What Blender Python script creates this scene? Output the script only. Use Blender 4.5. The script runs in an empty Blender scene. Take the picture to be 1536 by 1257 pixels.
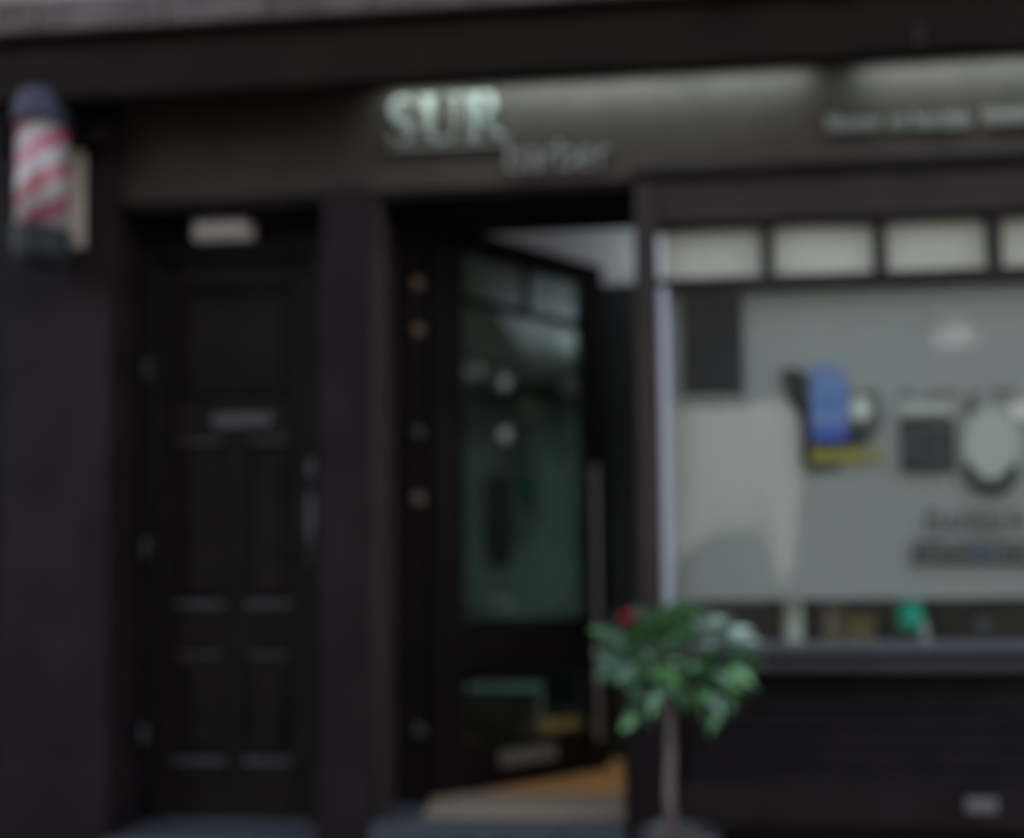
import bpy, bmesh, math, random
from mathutils import Vector, Matrix, Euler
random.seed(7)
SC = bpy.context.scene
COL = SC.collection
R = math.radians

# ------------------------------------------------------------------ camera
FPX, W, H = 1400.0, 1536.0, 1257.0
D, EYE = 3.54, 0.87
YAW, PITCH, ROLL = math.atan(0.084), R(2.7), R(-0.5)
HORIZ = 882.0
SHIFT = (HORIZ - H / 2) / FPX - math.tan(PITCH)      # in focal lengths
cam_d = bpy.data.cameras.new('camera')
cam = bpy.data.objects.new('camera', cam_d)
COL.objects.link(cam)
cam.location = (0, -D, EYE)
CR = (Matrix.Rotation(YAW, 3, 'Z') @ Matrix.Rotation(R(90) + PITCH, 3, 'X') @ Matrix.Rotation(ROLL, 3, 'Z'))
cam.rotation_euler = CR.to_euler()
cam_d.sensor_width = 36
cam_d.lens = 36 * FPX / W
cam_d.shift_y = SHIFT * FPX / W
cam_d.clip_start, cam_d.clip_end = 0.05, 500
cam_d.dof.use_dof = True                              # the whole place is behind the plane of focus
cam_d.dof.focus_distance = 0.55
cam_d.dof.aperture_fstop = 2.45
SC.camera = cam

def P(px, py, Y=0.0):
    """the point at depth Y that the camera sees at a pixel of the photograph -> (X, Z)"""
    d = CR @ Vector(((px - W / 2) / FPX, (H / 2 - py) / FPX + SHIFT, -1))
    t = (Y + D) / d.y
    return d.x * t, EYE + d.z * t
def PX(px, py, Y=0.0): return P(px, py, Y)[0]
def PZ(px, py, Y=0.0): return P(px, py, Y)[1]

# ------------------------------------------------------------------ light
SUN_EL, SUN_AZ = 48, 20
wd = bpy.data.worlds.new('World'); SC.world = wd; wd.use_nodes = True
nt = wd.node_tree; bg = nt.nodes['Background']
sky = nt.nodes.new('ShaderNodeTexSky'); sky.sky_type = 'NISHITA'; sky.sun_disc = False
sky.sun_elevation = R(SUN_EL); sky.sun_rotation = R(SUN_AZ)
sky.dust_density = 2.0
hsv = nt.nodes.new('ShaderNodeHueSaturation'); hsv.inputs['Saturation'].default_value = .45    # milky, half clouded sky
nt.links.new(sky.outputs[0], hsv.inputs['Color']); nt.links.new(hsv.outputs[0], bg.inputs[0]); bg.inputs[1].default_value = 0.15
sd = bpy.data.lights.new('sun', 'SUN'); sd.energy = 2.0; sd.angle = R(0.5); sd.color = (1, .95, .87)
sun = bpy.data.objects.new('sun', sd); COL.objects.link(sun)
# sun behind the shop: it lights the far side of the street, the shopfront is in shade
tosun = Vector((math.sin(R(SUN_AZ)) * math.cos(R(SUN_EL)), math.cos(R(SUN_AZ)) * math.cos(R(SUN_EL)), math.sin(R(SUN_EL))))
sun.rotation_euler = tosun.to_track_quat('Z', 'Y').to_euler()
sun.location = (0, 20, 20)
SC.view_settings.view_transform = 'Standard'
SC.view_settings.look = 'None'
SC.view_settings.exposure = 2.55
SC.view_settings.gamma = 1
SC.view_settings.use_curve_mapping = False
SC.cycles.use_denoising = True
SC.cycles.max_bounces = 8
SC.cycles.transparent_max_bounces = 12
SC.cycles.sample_clamp_indirect = 4

# ------------------------------------------------------------------ materials
def mat(name, col, rough=.5, noise=0, nscale=8, bump=0, bscale=60, metal=0, emit=None, estr=0, spec=.5, col2=None, coat=0, stretch=None):
    m = bpy.data.materials.new(name); m.use_nodes = True
    n = m.node_tree.nodes; l = m.node_tree.links; b = n['Principled BSDF']
    b.inputs['Base Color'].default_value = (*col, 1)
    b.inputs['Roughness'].default_value = rough
    b.inputs['Metallic'].default_value = metal
    b.inputs['Specular IOR Level'].default_value = spec
    b.inputs['Coat Weight'].default_value = coat
    tc = n.new('ShaderNodeTexCoord'); src = tc.outputs['Object']
    if stretch:
        mp = n.new('ShaderNodeMapping'); mp.inputs['Scale'].default_value = stretch
        l.new(src, mp.inputs[0]); src = mp.outputs[0]
    if noise:
        t = n.new('ShaderNodeTexNoise'); t.inputs['Scale'].default_value = nscale; t.inputs['Detail'].default_value = 6
        l.new(src, t.inputs[0])
        mx = n.new('ShaderNodeMix'); mx.data_type = 'RGBA'
        c2 = col2 or tuple(max(0, c * (1 - noise)) for c in col)
        mx.inputs[6].default_value = (*col, 1); mx.inputs[7].default_value = (*c2, 1)
        rp = n.new('ShaderNodeMapRange'); rp.inputs[1].default_value = .38; rp.inputs[2].default_value = .62
        l.new(t.outputs[0], rp.inputs[0]); l.new(rp.outputs[0], mx.inputs[0]); l.new(mx.outputs[2], b.inputs['Base Color'])
        rr = n.new('ShaderNodeMapRange'); rr.inputs[3].default_value = max(0, rough - .1); rr.inputs[4].default_value = min(1, rough + .12)
        l.new(t.outputs[0], rr.inputs[0]); l.new(rr.outputs[0], b.inputs['Roughness'])
    if bump:
        t2 = n.new('ShaderNodeTexNoise'); t2.inputs['Scale'].default_value = bscale; t2.inputs['Detail'].default_value = 4
        l.new(src, t2.inputs[0])
        bp = n.new('ShaderNodeBump'); bp.inputs['Strength'].default_value = bump; bp.inputs['Distance'].default_value = .004
        l.new(t2.outputs[0], bp.inputs['Height']); l.new(bp.outputs[0], b.inputs['Normal'])
    if emit:
        b.inputs['Emission Color'].default_value = (*emit, 1); b.inputs['Emission Strength'].default_value = estr
    return m

def glass_mat(name, tint, refl=1.0):
    m = bpy.data.materials.new(name); m.use_nodes = True
    n = m.node_tree.nodes; l = m.node_tree.links; n.clear()
    o = n.new('ShaderNodeOutputMaterial'); t = n.new('ShaderNodeBsdfTransparent'); g = n.new('ShaderNodeBsdfGlossy')
    t.inputs[0].default_value = (*tint, 1); g.inputs['Roughness'].default_value = .02
    tc = n.new('ShaderNodeTexCoord'); nz = n.new('ShaderNodeTexNoise'); nz.inputs['Scale'].default_value = 1.3
    bp = n.new('ShaderNodeBump'); bp.inputs['Strength'].default_value = .02; bp.inputs['Distance'].default_value = .05
    l.new(tc.outputs['Object'], nz.inputs[0]); l.new(nz.outputs[0], bp.inputs['Height']); l.new(bp.outputs[0], g.inputs['Normal'])
    f = n.new('ShaderNodeFresnel'); f.inputs[0].default_value = 1.52
    k = n.new('ShaderNodeMath'); k.operation = 'MULTIPLY'; k.inputs[1].default_value = 0.75 * refl; k.use_clamp = True
    mx = n.new('ShaderNodeMixShader')
    l.new(f.outputs[0], k.inputs[0]); l.new(k.outputs[0], mx.inputs[0]); l.new(t.outputs[0], mx.inputs[1]); l.new(g.outputs[0], mx.inputs[2])
    l.new(mx.outputs[0], o.inputs[0])
    return m

def film_mat(name, col, clear):
    m = bpy.data.materials.new(name); m.use_nodes = True
    n = m.node_tree.nodes; l = m.node_tree.links; n.clear()
    o = n.new('ShaderNodeOutputMaterial'); t = n.new('ShaderNodeBsdfTransparent'); d = n.new('ShaderNodeBsdfDiffuse')
    tc = n.new('ShaderNodeTexCoord'); nz = n.new('ShaderNodeTexNoise'); nz.inputs['Scale'].default_value = 2.0; nz.inputs['Detail'].default_value = 3
    l.new(tc.outputs['Object'], nz.inputs[0])
    mc = n.new('ShaderNodeMix'); mc.data_type = 'RGBA'
    mc.inputs[6].default_value = (*col, 1); mc.inputs[7].default_value = (*[c * .8 for c in col], 1)
    l.new(nz.outputs[0], mc.inputs[0]); l.new(mc.outputs[2], d.inputs[0])
    tr = n.new('ShaderNodeBsdfTranslucent'); l.new(mc.outputs[2], tr.inputs[0])
    a = n.new('ShaderNodeMixShader'); a.inputs[0].default_value = .25; l.new(d.outputs[0], a.inputs[1]); l.new(tr.outputs[0], a.inputs[2])
    mx = n.new('ShaderNodeMixShader'); mx.inputs[0].default_value = clear
    l.new(a.outputs[0], mx.inputs[1]); l.new(t.outputs[0], mx.inputs[2]); l.new(mx.outputs[0], o.inputs[0])
    return m

def stripe_mat(name):
    """white cylinder print with red spiral bands (colour only)"""
    m = mat(name, (.8, .8, .8), .35, coat=.1)
    n = m.node_tree.nodes; l = m.node_tree.links; b = n['Principled BSDF']
    tc = n.new('ShaderNodeTexCoord'); s = n.new('ShaderNodeSeparateXYZ'); l.new(tc.outputs['Object'], s.inputs[0])
    at = n.new('ShaderNodeMath'); at.operation = 'ARCTAN2'; l.new(s.outputs['Y'], at.inputs[0]); l.new(s.outputs['X'], at.inputs[1])
    a = n.new('ShaderNodeMath'); a.operation = 'MULTIPLY'; a.inputs[1].default_value = 3 / (2 * math.pi); l.new(at.outputs[0], a.inputs[0])
    z = n.new('ShaderNodeMath'); z.operation = 'MULTIPLY_ADD'; z.inputs[1].default_value = -1 / .133; z.inputs[2].default_value = 20.1; l.new(s.outputs['Z'], z.inputs[0])
    su = n.new('ShaderNodeMath'); su.operation = 'ADD'; l.new(a.outputs[0], su.inputs[0]); l.new(z.outputs[0], su.inputs[1])
    fr = n.new('ShaderNodeMath'); fr.operation = 'FRACT'; l.new(su.outputs[0], fr.inputs[0])
    gt = n.new('ShaderNodeMath'); gt.operation = 'LESS_THAN'; gt.inputs[1].default_value = .47; l.new(fr.outputs[0], gt.inputs[0])
    mx = n.new('ShaderNodeMix'); mx.data_type = 'RGBA'; mx.inputs[6].default_value = (.26, .235, .225, 1); mx.inputs[7].default_value = (.26, .055, .08, 1)
    l.new(gt.outputs[0], mx.inputs[0]); l.new(mx.outputs[2], b.inputs['Base Color'])
    return m

PAINT = mat('black_brown_paint', (.0140, .0102, .0108), .6, .3, 5, .15, 40, spec=.05)
PAINT_D = mat('black_paint', (.009, .0067, .0070), .55, .3, 6, .15, 40, spec=.05)
DOORP = mat('door_paint', (.011, .0085, .0078), .5, .3, 5, .12, 50, spec=.04)
FASC = mat('fascia_paint', (.040, .029, .0255), .6, .2, 4, .1, 30, spec=.06)
CORN = mat('cornice_paint', (.010, .0072, .0057), .6, .3, 5, .15, 30, spec=.03)
STONE = mat('pale_stone', (.08, .062, .057), .9, .35, 9, .6, 30)
STONE2 = mat('brown_stone', (.07, .052, .046), .9, .35, 9, .6, 30)
MORT = mat('mortar', (.22, .2, .18), .95, .2, 20, .4, 80)
BRICK = mat('brick', (.25, .12, .08), .9, .4, 12, .5, 40)
STEP = mat('step_stone', (.024, .028, .038), .7, .3, 14, .4, 60)
PAVE = mat('paving_stone', (.11, .10, .09), .85, .3, 10, .4, 60)
ROAD = mat('asphalt', (.05, .05, .052), .9, .3, 30, .6, 150)
RENDER = mat('stock_brick', (.085, .07, .06), .85, .3, 3, .2, 40)
DARKGL = mat('dark_window_glass', (.02, .025, .03), .08, spec=.6)
GLASS = glass_mat('window_glass', (.95, .965, .95), .5)
DGLASS = glass_mat('door_glass', (.58, .655, .64), .7)
FILM = film_mat('frosted_film', (.455, .485, .465), .20)
FILM_T = film_mat('transom_film', (.80, .78, .71), .15)
WFRAME = mat('window_frame_paint', (.032, .0245, .0235), .5, .2, 6, .1, 40, spec=.07)
ALU = mat('satin_aluminium', (.42, .46, .53), .35, metal=.3)
LETTER = mat('letter_acrylic', (.17, .16, .158), .6, spec=.2)
TUBE = mat('light_tube', (.8, .8, .8), .4, emit=(.72, 1.0, .92), estr=.08)
BATTEN = mat('batten_white_metal', (.6, .6, .6), .4)
BRASS = mat('aged_brass', (.12, .075, .045), .4, metal=.4)
STEEL_D = mat('dark_steel', (.022, .018, .016), .5)
STEEL = mat('brushed_steel', (.15, .13, .12), .35, metal=.3)
PLATE = mat('offwhite_plastic', (.60, .53, .50), .5)
CAPB = mat('dark_blue_cap', (.024, .023, .038), .4, spec=.15)
CREAM = mat('cream_board', (.36, .30, .25), .6, .15, 10)
STRIPE = stripe_mat('barber_stripe')
CEIL = mat('ceiling_paint', (.75, .76, .8), .8)
GWALL = mat('green_grey_wall', (.22, .29, .28), .7, .55, 1.6)
DKWALL = mat('dark_green_wall', (.008, .011, .010), .6, .2, 3)
OAK = mat('oak_floor', (.42, .20, .06), .45, .35, 5, .15, 40, stretch=(1, 12, 1))
MATM = mat('beige_doormat', (.21, .155, .11), .95, .2, 60, .8, 300)
INK = mat('dark_vinyl', (.022, .026, .028), .5, spec=.1)
INKG = mat('grey_vinyl', (.085, .095, .09), .5)
SCREEN = mat('dark_rect_face', (.016, .021, .021), .5, .4, 3, spec=.08)  # face of the dark rectangle in the window corner
BLUE = mat('blue_print', (.07, .16, .42), .5, .35, 6, col2=(.16, .24, .40))
BLUE2 = mat('deep_blue_print', (.02, .07, .40), .5)
YEL = mat('yellow_print', (.24, .22, .02), .5)
PALE = mat('pale_print', (.50, .54, .48), .7, spec=.1)
SUBT = mat('subtle_print', (.40, .43, .39), .7, spec=.1)
PAPER = mat('paper_white', (.64, .62, .58), .8)
LEAF = mat('leaf_green', (.09, .225, .08), .45, .3, 20)
LEAF2 = mat('leaf_blue_green', (.14, .24, .18), .4, .25, 20)
LEAF3 = mat('leaf_dark', (.035, .10, .03), .5, .3, 20)
PETAL = mat('pale_petal', (.27, .33, .29), .6)
REDP = mat('red_petal', (.085, .002, .004), .7, spec=.1)
BARK = mat('bark', (.12, .09, .085), .8, .3, 30, .5, 60)
POT = mat('black_pot', (.02, .02, .022), .4)
SOIL = mat('soil', (.05, .035, .025), .95, .4, 30, .8, 90)
GBOT = mat('green_plastic', (.002, .34, .22), .5, spec=.15)
WHITEP = mat('white_plastic', (.55, .55, .55), .35)
TAN = mat('tan_card', (.30, .25, .18), .6)
OLIVE = mat('olive_card', (.16, .13, .05), .6)
LAMPM = mat('lamp_diffuser', (.8, .8, .8), .4, emit=(.92, .97, 1), estr=.012)

# ------------------------------------------------------------------ helpers
def wl(o):
    v = Vector((0, 0, 0))
    while o: v += o.location; o = o.parent
    return v
def add_box(bm, x0, x1, y0, y1, z0, z1, bev=0.0):
    vs = bmesh.ops.create_cube(bm, size=1)['verts']
    for v in vs:
        v.co = Vector(((x0 + x1) / 2 + v.co.x * (x1 - x0), (y0 + y1) / 2 + v.co.y * (y1 - y0), (z0 + z1) / 2 + v.co.z * (z1 - z0)))
    if bev:
        es = list({e for v in vs for e in v.link_edges})
        bmesh.ops.bevel(bm, geom=es, offset=bev, segments=2, affect='EDGES', profile=.5)
    return bm
def bx(*a, bev=0.003): return add_box(bmesh.new(), *a, bev=bev)
def add_lathe(bm, prof, cx, cy, seg=40, axis='Z'):
    rings = []
    for r, h in prof:
        ring = []
        for i in range(seg):
            a = 2 * math.pi * i / seg
            if axis == 'Z': co = (cx + r * math.cos(a), cy + r * math.sin(a), h)
            else: co = (cx + r * math.cos(a), h, cy + r * math.sin(a))
            ring.append(bm.verts.new(co))
        rings.append(ring)
    for a, b in zip(rings, rings[1:]):
        for i in range(seg):
            bm.faces.new((a[i], a[(i + 1) % seg], b[(i + 1) % seg], b[i]))
    for rg in (rings[0], rings[-1]):
        try: bm.faces.new(rg)
        except Exception: pass
    bmesh.ops.recalc_face_normals(bm, faces=bm.faces[:])
    return bm
def add_tube(bm, pts, r, seg=12):
    pts = [Vector(p) for p in pts]; rings = []
    for i, p in enumerate(pts):
        d = (pts[min(i + 1, len(pts) - 1)] - pts[max(i - 1, 0)]).normalized()
        u = d.orthogonal().normalized() if i == 0 else (u - u.dot(d) * d).normalized()
        w = d.cross(u); rr = r[i] if isinstance(r, (list, tuple)) else r
        rings.append([bm.verts.new(p + (u * math.cos(2 * math.pi * k / seg) + w * math.sin(2 * math.pi * k / seg)) * rr) for k in range(seg)])
    for a, b in zip(rings, rings[1:]):
        for k in range(seg): bm.faces.new((a[k], a[(k + 1) % seg], b[(k + 1) % seg], b[k]))
    bm.faces.new(rings[0]); bm.faces.new(rings[-1])
    bmesh.ops.recalc_face_normals(bm, faces=bm.faces[:])
    return bm
def ribbon(bm, pts, y0, y1):
    """pts: (x, z, width) along a stroke, extruded from y0 to y1"""
    L, Rr = [], []
    for i, (x, z, w) in enumerate(pts):
        a = pts[max(i - 1, 0)]; b = pts[min(i + 1, len(pts) - 1)]
        d = Vector((b[0] - a[0], b[1] - a[1])); d.normalize(); nx, nz = -d.y, d.x
        L.append((x + nx * w / 2, z + nz * w / 2)); Rr.append((x - nx * w / 2, z - nz * w / 2))
    f = [[bm.verts.new((p[0], y, p[1])) for p in S] for y in (y0, y1) for S in (L, Rr)]
    for i in range(len(pts) - 1):
        bm.faces.new((f[0][i], f[0][i + 1], f[1][i + 1], f[1][i])); bm.faces.new((f[2][i], f[3][i], f[3][i + 1], f[2][i + 1]))
        bm.faces.new((f[0][i], f[2][i], f[2][i + 1], f[0][i + 1])); bm.faces.new((f[1][i], f[1][i + 1], f[3][i + 1], f[3][i]))
    for k in (0, -1): bm.faces.new((f[0][k], f[1][k], f[3][k], f[2][k]))
    bmesh.ops.recalc_face_normals(bm, faces=bm.faces[:])
    return bm
def obj(name, bm, m, parent=None, smooth=False):
    me = bpy.data.meshes.new(name)
    if parent:
        off = wl(parent)
        for v in bm.verts: v.co -= off
    bm.to_mesh(me); bm.free(); me.materials.append(m)
    if smooth:
        for p in me.polygons: p.use_smooth = True
    o = bpy.data.objects.new(name, me); COL.objects.link(o); o.parent = parent
    return o
def rebase(o):
    """put a mesh object's origin at its own base centre"""
    me = o.data; xs = [v.co for v in me.vertices]
    c = Vector(((min(v.x for v in xs) + max(v.x for v in xs)) / 2, (min(v.y for v in xs) + max(v.y for v in xs)) / 2, min(v.z for v in xs)))
    me.transform(Matrix.Translation(-c)); o.location = o.location + c
    return o
def thing(name, label, cat, loc=(0, 0, 0), group=None):
    o = bpy.data.objects.new(name, None); COL.objects.link(o); o.location = loc; o.empty_display_size = .1
    o['label'] = label; o['category'] = cat
    if group: o['group'] = group
    return o
def tag(o, label, cat, group=None):
    o['label'] = label; o['category'] = cat
    if group: o['group'] = group
    return o
def struct(name, bm, m, parent=None):
    o = obj(name, bm, m, parent)
    if not parent: o['kind'] = 'structure'
    return o

# ------------------------------------------------------------------ setting
GZ = -.13
struct('ground', bx(-60, 60, -60, 60, GZ - .4, GZ - .25, bev=0), PAVE)
struct('road', bx(-40, 40, -12, -4.4, GZ - .25, GZ - .12, bev=0), ROAD)
pv = struct('pavement', bx(-40, 40, -4.4, .3, GZ - .25, GZ - .02, bev=0), MORT)
sl = obj('paving_slab', bx(-.296, .296, -.446, .446, GZ - .06, GZ, bev=.004), PAVE, pv)
for j in range(5):
    for i in range(-6, 8):
        o = sl if (i, j) == (-6, 0) else sl.copy()
        if o is not sl: COL.objects.link(o); o.parent = pv
        o.location = (i * .6 + (.3 if j % 2 else 0), -.15 - .45 - j * .9 + .3, random.uniform(-.002, .002))
struct('pavement', bx(-40, 40, -15, -12, GZ - .25, GZ, bev=0), PAVE)
# the sunlit house across the street (seen mirrored in the glass)
HY0 = -15
hs = thing('terraced_house', 'brown brick house across the street from the barber shop', 'house', (1, HY0, GZ))
obj('wall', bx(-9, 13, -21, HY0, GZ, 10.4, bev=0), RENDER, hs)
obj('roof', bx(-9.2, 13.2, -21, HY0 + .2, 10.4, 10.7, bev=.02), STONE, hs)
for i, (x, z, w, h) in enumerate([(-7 + 3.1 * k, zz, 1.1, 1.7) for k in range(7) for zz in (.9, 4.2, 7.4)]):
    f = obj('window', bx(x, x + w, HY0 - .02, HY0 + .05, z, z + h), RENDER, hs)
    obj('pane', bx(x + .08, x + w - .08, HY0 + .04, HY0 + .06, z + .08, z + h - .08, bev=0), DARKGL, f)

# ------------------------------------------------------------------ the shop building
B = thing('shop_building', 'dark painted barber shopfront with recessed doors and wide window', 'shopfront', (0, 0, GZ))
XL = PX(-8, 700, -.1)                       # left end of the shopfront
XR = 3.6
zf0 = PZ(700, 281, -.04)                    # fascia bottom
zc0 = PZ(560, 128, -.30)                    # cornice lip bottom
zc1 = PZ(300, 38, -.30)                     # cornice top
# pilasters
def pilaster(x0, x1, yb, top, plinth=True, m=PAINT):
    o = obj('pilaster', bx(x0, x1, -.10, yb, GZ, top), m, B)
    if plinth:
        obj('plinth', bx(x0 - .012, x1 + .012, -.118, yb - .01, GZ, PZ(500, 1158, -.12), bev=.006), m, o)
    return o
x_p1a, x_p1b = PX(8, 600, -.1), PX(163, 700, -.1)
x_p2a, x_p2b = PX(482, 700, -.1), PX(554, 700, -.1)
x_p3a, x_p3b = PX(958, 640, -.06), PX(992, 640, -.06)
p1 = pilaster(x_p1a, x_p1b, .5, zc0 + .05)
# capital block on the left pilaster
obj('capital', bx(x_p1a - .02, x_p1b + .02, -.17, -.102, zc0 - .10, zc0 + .05, bev=.01), PAINT_D, p1)
p2 = pilaster(x_p2a, x_p2b, .45, zf0 - .002)
# recessed side faces of the door openings carry a raised bead
obj('bead', bx(x_p2b, x_p2b + .022, -.085, -.06, GZ + .35, PZ(570, 385, -.08), bev=.004), WFRAME, p2)
# wall of neighbouring building to the left
nb = thing('neighbour_wall', 'dark narrow strip of the next building at left edge of the shopfront', 'wall', (XL - 1.2, 0, GZ))
obj('wall', bx(XL - 2.4, x_p1a - .03, 0, .5, GZ, 3.6, bev=0), PAINT_D, nb)
# cornice hood with lip, ledge and moulding
c = obj('cornice', bx(XL - .1, XR, -.30, -.275, zc0, zc1 - .03), CORN, B)
bm = bx(XL - .1, XR, -.275, .10, zc0 + .17, zc1 - .03, bev=0); obj('soffit', bm, CORN, c)
obj('moulding', bx(XL - .12, XR, -.335, .10, zc1 - .028, zc1, bev=.008), CORN, c)
obj('moulding', bx(XL - .11, XR, -.312, -.302, zc0 + .012, zc0 + .035, bev=.003), CORN, c)
# stone course over the cornice, block by block, then brickwork
sc_ = obj('string_course', bx(XL - .1, XR, -.24, .30, zc1 + .002, zc1 + .30, bev=0), MORT, B)
x = XL - .1; k = 0
while x < XR - .3:
    w = random.uniform(.34, .5)
    obj('stone_block', bx(x + .004, x + w - .004, -.262 + random.uniform(-.004, .004), -.235, zc1 + .01, zc1 + .17 + random.uniform(-.004, .004), bev=.006), STONE if k % 3 else STONE2, sc_)
    x += w; k += 1
wall_up = obj('upper_wall', bx(XL - .1, XR + .4, -.10, .30, zc1 + .304, 10.5, bev=0), BRICK, B)
obj('upper_wall', bx(XL - .1, XR + .4, .05, .35, zf0 + .05, zc1 + .001, bev=0), CORN, B)
obj('roof', bx(XL - 2.4, XR + .4, -.2, 7, 10.5, 10.7, bev=.01), CORN, B)
# fascia board
fb = obj('fascia_board', bx(x_p1b + .002, XR, -.04, .05, zf0, zc0 + .18, bev=.004), FASC, B)
obj('moulding', bx(PX(950, 300, -.1), XR, -.085, -.042, zf0 - .008, zf0 + .028, bev=.008), PAINT, fb)
# -------- left door recess
DY = .20
zdt = PZ(330, 306, .02)
obj('door_lintel', bx(x_p1b + .002, x_p2a - .002, -.02, .24, zf0 - .035, zf0 - .002), PAINT_D, B)
xj0, xj1 = PX(178, 700, DY), PX(235, 700, DY)
xd1 = PX(470, 700, DY)
obj('door_frame', bx(x_p1b + .002, xj1, DY - .06, DY + .07, -.063, zf0 - .037, bev=.006), PAINT_D, B)
obj('door_frame', bx(xd1 + .005, x_p2a - .002, DY - .06, DY + .07, -.063, zf0 - .037, bev=.006), PAINT_D, B)
ztop = PZ(350, 392, DY)
obj('fanlight_board', bx(xj1 + .002, xd1 + .003, DY - .02, DY + .05, ztop + .03, zf0 - .04), DOORP, B)
obj('door_frame', bx(xj1 + .002, xd1 + .003, DY - .05, DY + .06, ztop + .001, ztop + .028), PAINT_D, B)
leaf = obj('closed_door', bx(xj1 + .004, xd1, DY + .015, DY + .05, -.06, ztop - .004), DOORP, B)
leaf['label'] = 'closed black panelled door'
xm = (PX(342, 700, DY) + PX(372, 700, DY)) / 2
def rail(x0, x1, z0, z1): return obj('rail', bx(x0, x1, DY - .004, DY + .016, z0, z1, bev=.006), DOORP, leaf)
def stile(x0, x1, z0, z1): return obj('stile', bx(x0, x1, DY - .004, DY + .016, z0, z1, bev=.006), DOORP, leaf)
xa, xb = xj1 + .006, xd1 - .002
z600, z660 = PZ(330, 604, DY), PZ(330, 664, DY)
z905, z985 = PZ(330, 906, DY), PZ(330, 984, DY)
z1140 = PZ(330, 1140, DY)
stile(xa, xa + .075, -.058, ztop - .006); stile(xb - .075, xb, -.058, ztop - .006)
xi0, xi1 = xa + .077, xb - .077
rail(xi0, xi1, ztop - .11, ztop - .006); rail(xi0, xi1, z660, z600); rail(xi0, xi1, z985, z905 - .0); rail(xi0, xi1, -.058, z1140)
stile(xm - .035, xm + .035, z905 + .002, z660 - .002); stile(xm - .035, xm + .035, z1140 + .002, z985 - .002)
LEDGE = mat('ledge_sky_highlight', (.055, .053, .060), .5, .3, 20, spec=.2); LEDGE_W = mat('ledge_warm_highlight', (.050, .040, .034), .5, .3, 20, spec=.2)  # highlights on the panel lips painted in: cool sky below, warm above
def raised(x0, x1, z0, z1):
    bm = bmesh.new()
    o_ = [(x0, z0), (x1, z0), (x1, z1), (x0, z1)]; g = .035
    i_ = [(x0 + g, z0 + g), (x1 - g, z0 + g), (x1 - g, z1 - g), (x0 + g, z1 - g)]
    a = [bm.verts.new((p[0], DY + .013, p[1])) for p in o_]; b = [bm.verts.new((p[0], DY - .002, p[1])) for p in i_]
    bm.faces.new(b)
    for q in range(4): bm.faces.new((a[q], a[(q + 1) % 4], b[(q + 1) % 4], b[q]))
    bmesh.ops.recalc_face_normals(bm, faces=bm.faces[:])
    return obj('panel', bm, DOORP, leaf)
g = .018
raised(xi0 + g, xi1 - g, z600 + g, ztop - .11 - g)
for (z0, z1) in ((z905, z660), (z1140, z985)):
    raised(xi0 + g, xm - .035 - g, z0 + g, z1 - g); raised(xm + .035 + g, xi1 - g, z0 + g, z1 - g)
    for (q0, q1) in ((xi0, xm - .037), (xm + .037, xi1)):
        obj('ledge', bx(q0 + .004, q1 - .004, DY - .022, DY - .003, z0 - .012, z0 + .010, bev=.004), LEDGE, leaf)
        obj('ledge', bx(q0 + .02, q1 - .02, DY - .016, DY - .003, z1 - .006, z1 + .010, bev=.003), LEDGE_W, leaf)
lx0, lz0 = P(318, 640, DY - .02); lx1, lz1 = P(408, 620, DY - .02)
lb = obj('letterbox', bx(lx0, lx1, DY - .018, DY - .005, lz0, lz1, bev=.003), mat('dull_steel_letterbox', (.030, .027, .029), .4, metal=.3), leaf)
for (py0, py1) in ((690, 722), (738, 848)):
    hx, hz0 = P(467, py1, DY - .06); _, hz1 = P(467, py0, DY - .06)
    h = bmesh.new(); add_tube(h, [(hx, DY - .055, hz0), (hx, DY - .055, hz1)], .013)
    for z in (hz0 + .015, hz1 - .015): add_tube(h, [(hx, DY - .055, z), (hx, DY - .002, z)], .007)
    obj('handle', h, mat('dull_steel', (.085, .072, .074), .4, metal=.3), leaf, True)
for (px, py) in ((228, 556), (216, 826), (203, 1108)):
    x, z = P(px, py, DY - .07)
    h = bmesh.new(); add_tube(h, [(xj1 - .012, DY - .068, z - .05), (xj1 - .012, DY - .068, z + .05)], .010)
    obj('hinge', h, mat('dull_hinge', (.045, .042, .042), .4, metal=.3), leaf, True)
# steps
for (q0, q1) in ((x_p1b + .004, x_p2a - .004), (x_p2b + .004, PX(936, 1200, -.06))):
    obj('doorstep', bx(q0, q1, -.13, .30, GZ, -.065 if q0 < -1 else .0, bev=.012), STEP, B)

# -------- shop entrance recess
EY = .30
obj('entrance_lintel', bx(x_p2b + .002, PX(958, 300, 0) + .02, -.03, EY + .05, zf0 - .03, zf0 - .002), PAINT_D, B)
ztr = PZ(850, 338, EY)
obj('entrance_lintel', bx(x_p2b + .03, PX(958, 320, .1), EY - .04, EY + .05, ztr, zf0 - .032), PAINT_D, B)
xh = PX(642, 800, EY)
obj('side_panel', bx(x_p2b + .001, x_p2b + .03, -.05, EY - .04, 0.001, zf0 - .033, bev=.004), WFRAME, p2)
obj('entrance_frame', bx(x_p2b + .032, xh, EY - .06, EY + .06, .001, zf0 - .034, bev=.006), PAINT_D, B)
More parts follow.
